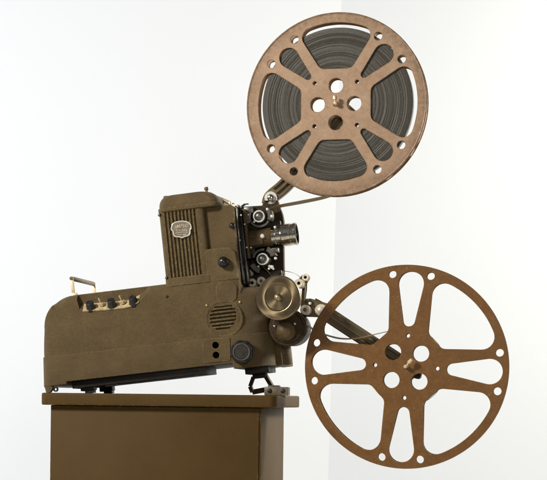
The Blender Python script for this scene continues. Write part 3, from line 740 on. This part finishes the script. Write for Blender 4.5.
def flange_holes_lower():
    h = [circle(0, 0, 2.5, 20)]
    for k in range(4):
        a = PI/2*k; rot = lambda p, a=a: (p[0]*math.cos(a)-p[1]*math.sin(a), p[0]*math.sin(a)+p[1]*math.cos(a))
        am = a+PI/4; rot2 = lambda p, a=am: (p[0]*math.cos(a)-p[1]*math.sin(a), p[0]*math.sin(a)+p[1]*math.cos(a))
        h.append([rot2(p) for p in circle(0, 19.7, 8.1, 36)])
        h.append([rot(p) for p in circle(0, 31, 2.0, 18)])
        h.append([rot2(p) for p in window(92.6, (10.5, 38.3), .93, 12.5, 8)])
        c0, r0, c1, r1 = 82.6, 12.7, 46.2, 6.0; t = math.asin((r0-r1)/(c0-c1))
        pear = circle(0, c0, r0, 24, -t, PI+t) + circle(0, c1, r1, 14, PI+t, 2*PI-t)
        h.append([rot(p) for p in pear])
        for d in (-1, 1):
            an = a+PI/2+d*R(11.8); h.append(circle(93.3*math.cos(an), 93.3*math.sin(an), 3.9, 24))
    return h
def reel_frame(c, yaw, spin):
    return MP @ Matrix.Translation((c[0], 42, c[1])) @ Matrix.Rotation(yaw, 4, 'Z') @ Matrix.Rotation(PITCH-ROLL+spin, 4, 'Y')
FR = 'film reels on the projector arms'
# upper reel, full
ur = thing('film_reel', 'worn tan metal film reel full of grey film on the raised upper arm', 'film reel', reel_frame(RU, R(-3.2), R(0.4)), FR)
ho = flange_holes_upper()
for y0, y1 in ((-6.2, -4.9), (4.9, 6.2)):
    link('flange', plate([circle(0, 0, 91.2, 160)] + ho, y0, y1, .3), M['reel_tan'], ur)
link('rim_bead', lathe([(90.2, -6.4), (91.2, -6.7), (91.9, -6.1), (91.9, -5.1), (91.2, -4.6), (90.2, -4.9)], (0, 0, 0), (0, 1, 0), 160), M['reel_tan'], ur)
link('rim_bead', lathe([(90.2, 6.4), (91.2, 6.7), (91.9, 6.1), (91.9, 5.1), (91.2, 4.6), (90.2, 4.9)], (0, 0, 0), (0, 1, 0), 160), M['reel_tan'], ur)
link('hub', lathe([(34, -5), (35.4, -5), (35.4, 5), (34, 5), (34, -5)], (0, 0, 0), (0, 1, 0), 80), M['reel_tan'], ur)
prof = [(35.5, -3.9)]
r_ = 36.0
while r_ < 76.4:
    prof.append((r_, -4.1+random.uniform(-.25, .3))); r_ += random.uniform(.5, 1.3)
prof += [(76.6, -3.9), (76.8, -3.4), (76.8, 3.8), (76.3, 4.3), (35.5, 4.3), (35.5, -3.9)]
link('film_roll', lathe(prof, (.8, 0, .3), (0, 1, 0), 128), M['film'], ur, smooth=20)
# lower reel, empty
lr = thing('film_reel', 'rust brown empty take-up film reel with open spokes on the lower arm', 'film reel', reel_frame(RL, R(1.2), R(3.4)), FR)
ho = flange_holes_lower()
for y0, y1 in ((-6.2, -5.0), (5.0, 6.2)):
    link('flange', plate([circle(0, 0, 101.5, 160)] + ho, y0, y1, .3), M['reel_rust'], lr)
link('hub', lathe([(34.2, -5.1), (35.2, -5.1), (35.2, 5.1), (34.2, 5.1), (34.2, -5.1)], (0, 0, 0), (0, 1, 0), 80), M['reel_rust'], lr)

# ================================================================== the film
def ribbon(path, y_c, w, th=.28, twist=None):
    pts = spline([Vector((p[0], y_c, p[1])) for p in path], 10); rings = []; n = len(pts)
    for i, p in enumerate(pts):
        t = (pts[min(i+1, n-1)]-pts[max(0, i-1)]).normalized(); nn = Vector((-t.z, 0, t.x)); wd = Vector((0, 1, 0))
        if twist:
            f = i/(n-1); a = R(twist)*math.sin(PI*f); wd, nn = wd*math.cos(a)+nn*math.sin(a), nn*math.cos(a)-wd*math.sin(a)
        rings.append([p-wd*w/2-nn*th/2, p+wd*w/2-nn*th/2, p+wd*w/2+nn*th/2, p-wd*w/2+nn*th/2])
    return skin_rings(rings)
def film_thing(name, label, bm, base):
    o = link(name, bm, M['strip'], None, base=base); o.matrix_world = metre(MP @ Matrix.Translation(base)); o['label'] = label; o['category'] = 'film'
    del o['origin_px']; return o
up = [L(263.5, 206.6, 42), L(269.5, 209.6, 42), L(279.6, 206.2, 42), L(300, 202.4, 42), L(326, 196.8, 42), L(339, 190.5, 42), L(353, 180.6, 42)]
film_thing('film_strip', 'brown film strip running from the full reel down to the upper sprocket', ribbon(up, 42, 9, .3, -13), (up[3][0], 42, up[3][1]))
lo = [L(262.4, 266.6, 42), L(267, 270.2, 42), L(271.5, 275.6, 42), L(277, 284, 42)]
film_thing('film_strip', 'short film loop bending from the lower sprocket behind the brass flywheel', ribbon(lo, 42, 8, .3), (lo[1][0], 42, lo[1][1]))
lo = [L(279.5, 280, 42), L(283.5, 272, 42), L(287, 271.4, 42), L(294, 273.2, 42), L(299.5, 276.6, 42), L(303.6, 280.6, 42)]
film_thing('film_strip', 'thin film arc rising from behind the flywheel to the guide rollers', ribbon(lo, 42, 8, .25), (lo[2][0], 42, lo[2][1]))
lo = [L(302.4, 316.2, 42), L(304, 320.4, 42), L(309, 326, 42), L(316, 331, 42), L(326, 335.0, 42), L(341, 338.6, 42), L(357, 338.2, 42), L(375, 334.4, 42), L(391, 330.8, 42), L(403, 329.6, 42), L(416, 331.0, 42)]
tail = ribbon(lo, 42, 9, .45, 9)
film_thing('film_strip', 'slack film strip running from the lowest roller into the empty reel', tail, (lo[5][0], 42, lo[5][1]))
# a few loose turns already wound on the empty hub
bm = bmesh.new()
for rr, ph, ex in ((36.4, 0, 0), (37.6, .8, .7), (38.6, 2.1, 1.1)):
    ring = []
    for i in range(97):
        a = 2*PI*i/96; r2 = rr + ex*.5*math.sin(a+ph); ring.append([(r2*math.cos(a), -4, r2*math.sin(a)), (r2*math.cos(a), 4, r2*math.sin(a)), ((r2+.25)*math.cos(a), 4, (r2+.25)*math.sin(a)), ((r2+.25)*math.cos(a), -4, (r2+.25)*math.sin(a))])
    add_bm(bm, skin_rings(ring, False))
link('wound_film', bm, M['strip'], lr)

# ================================================================== the stand
st = thing('projector_stand', 'dark brown metal cabinet stand with a rounded tray top under the projector', 'stand', MS)
FLOOR = -(ZC/S) - P0.z
def slab_rings(x0, x1, y0, y1, r, zs):
    return [[(p[0], p[1], z) for p in rrect(x0+i, x1-i, y0+i, y1-i, max(.5, r-i), 8)] for z, i in zs]
tray = link('tray_top', skin_rings(slab_rings(-8.6, 230.5, -8.4, 139.5, 7.5, ((.1, 1.6), (.35, .6), (1.0, .12), (2.0, 0), (10.2, 0), (11.3, .2), (12.0, .9), (TRAY_TOP, 2.0)))), M['stand'], st)
cab = link('cabinet_body', box(0, 214.6, .6, 131, FLOOR+14, .0, .8), M['stand'], st)
link('front_panel', box(.7, 212.2, -.6, 2.2, FLOOR+22, -.4, .5), M['stand'], cab)
bm = bmesh.new()
for xa in (6, 192):
    for ya in (8, 106): link('cabinet_foot', lathe([(0, 0), (7, 0), (8, 2), (8, 15), (0, 15)], (xa+8, ya+8, FLOOR+.2), (0, 0, 1), 20), M['rubber'], cab)
bm.free()

# ================================================================== background and floor
def sheet(name, verts, mat):
    bm = bmesh.new(); bm.faces.new([bm.verts.new(v) for v in verts]); me = bpy.data.meshes.new(name); bm.to_mesh(me); bm.free()
    o = bpy.data.objects.new(name, me); COL.objects.link(o); me.materials.append(mat); o['kind'] = 'structure'; return o
WY = 1.5
def wpt(u, v):                               # a point of the wall seam
    d = ray(u, v); k = (WY+3.0)/3.0
    return Vector((d.x*S*k, WY, d.z*S*k+ZC))
s0, s1 = wpt(341.5, 0), wpt(328.5, 470)
dirv = (s0-s1)/(s0.z-s1.z)
top, bot = s1+dirv*(3.6-s1.z), s1+dirv*(0-s1.z)
kr = math.tan(R(7))
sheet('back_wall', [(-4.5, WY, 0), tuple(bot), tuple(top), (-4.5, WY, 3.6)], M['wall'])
sheet('back_wall', [tuple(bot), (4.5, WY-(4.5-bot.x)*kr, 0), (4.5, WY-(4.5-top.x)*kr, 3.6), tuple(top)], M['wall_shaded'])
sheet('floor', [(-4.5, -5, 0), (4.5, -5, 0), (4.5, WY, 0), (-4.5, WY, 0)], M['floor'])

# ================================================================== camera and lamps
cam = bpy.data.cameras.new('camera'); co = bpy.data.objects.new('camera', cam); COL.objects.link(co)
cam.sensor_width = 36; cam.lens = 36*DP/547; cam.shift_y = (400-240)/547; cam.clip_end = 100
co.matrix_world = Matrix.Translation((0, -3.0, ZC)) @ Matrix.Rotation(PI/2, 4, 'X') @ Matrix.Rotation(ROLL, 4, 'Z')
sc.camera = co
def lamp_area(name, loc, target, size, power, col=(1, .97, .93), sy=None):
    l = bpy.data.lights.new(name, 'AREA'); l.energy = power; l.color = col; l.size = size
    if sy: l.shape = 'RECTANGLE'; l.size_y = sy
    o = bpy.data.objects.new(name, l); COL.objects.link(o); o.location = loc
    o.rotation_euler = (Vector(target)-Vector(loc)).to_track_quat('-Z', 'Y').to_euler(); return o
lamp_area('key_softbox', (-2.3, -1.75, 2.5), (0, 0, 1.0), .55, 116, (1, .965, .90))
lamp_area('front_fill', (.35, -3.3, 1.45), (.05, 0, .95), .5, 13, (1, .97, .92))  # added fill, lifts the shadowed film mechanism and rollers
lamp_area('side_softbox', (1.75, 1.0, 1.85), (.1, .1, .85), .4, 58, (1, .94, .72))
lamp_area('wall_fill', (-1.7, .35, 1.3), (-.3, WY, 1.15), .9, 9, (.96, .985, 1), 1.6)  # added lamp out of view, whitens the left wall
lamp_area('wall_fill', (1.8, .2, 1.3), (.3, WY, 1.15), .9, 6, (.96, .985, 1), 1.6)  # weaker added lamp, out of view, for the right wall
w = bpy.data.worlds.new('World'); sc.world = w; w.use_nodes = True
bg = w.node_tree.nodes['Background']; bg.inputs[0].default_value = (1, .985, .96, 1); bg.inputs[1].default_value = .08
sc.view_settings.view_transform = 'Standard'; sc.view_settings.look = 'None'; sc.view_settings.exposure = 0; sc.view_settings.gamma = 1
for o in bpy.data.objects:
    if 'origin_px' in o.keys(): del o['origin_px']
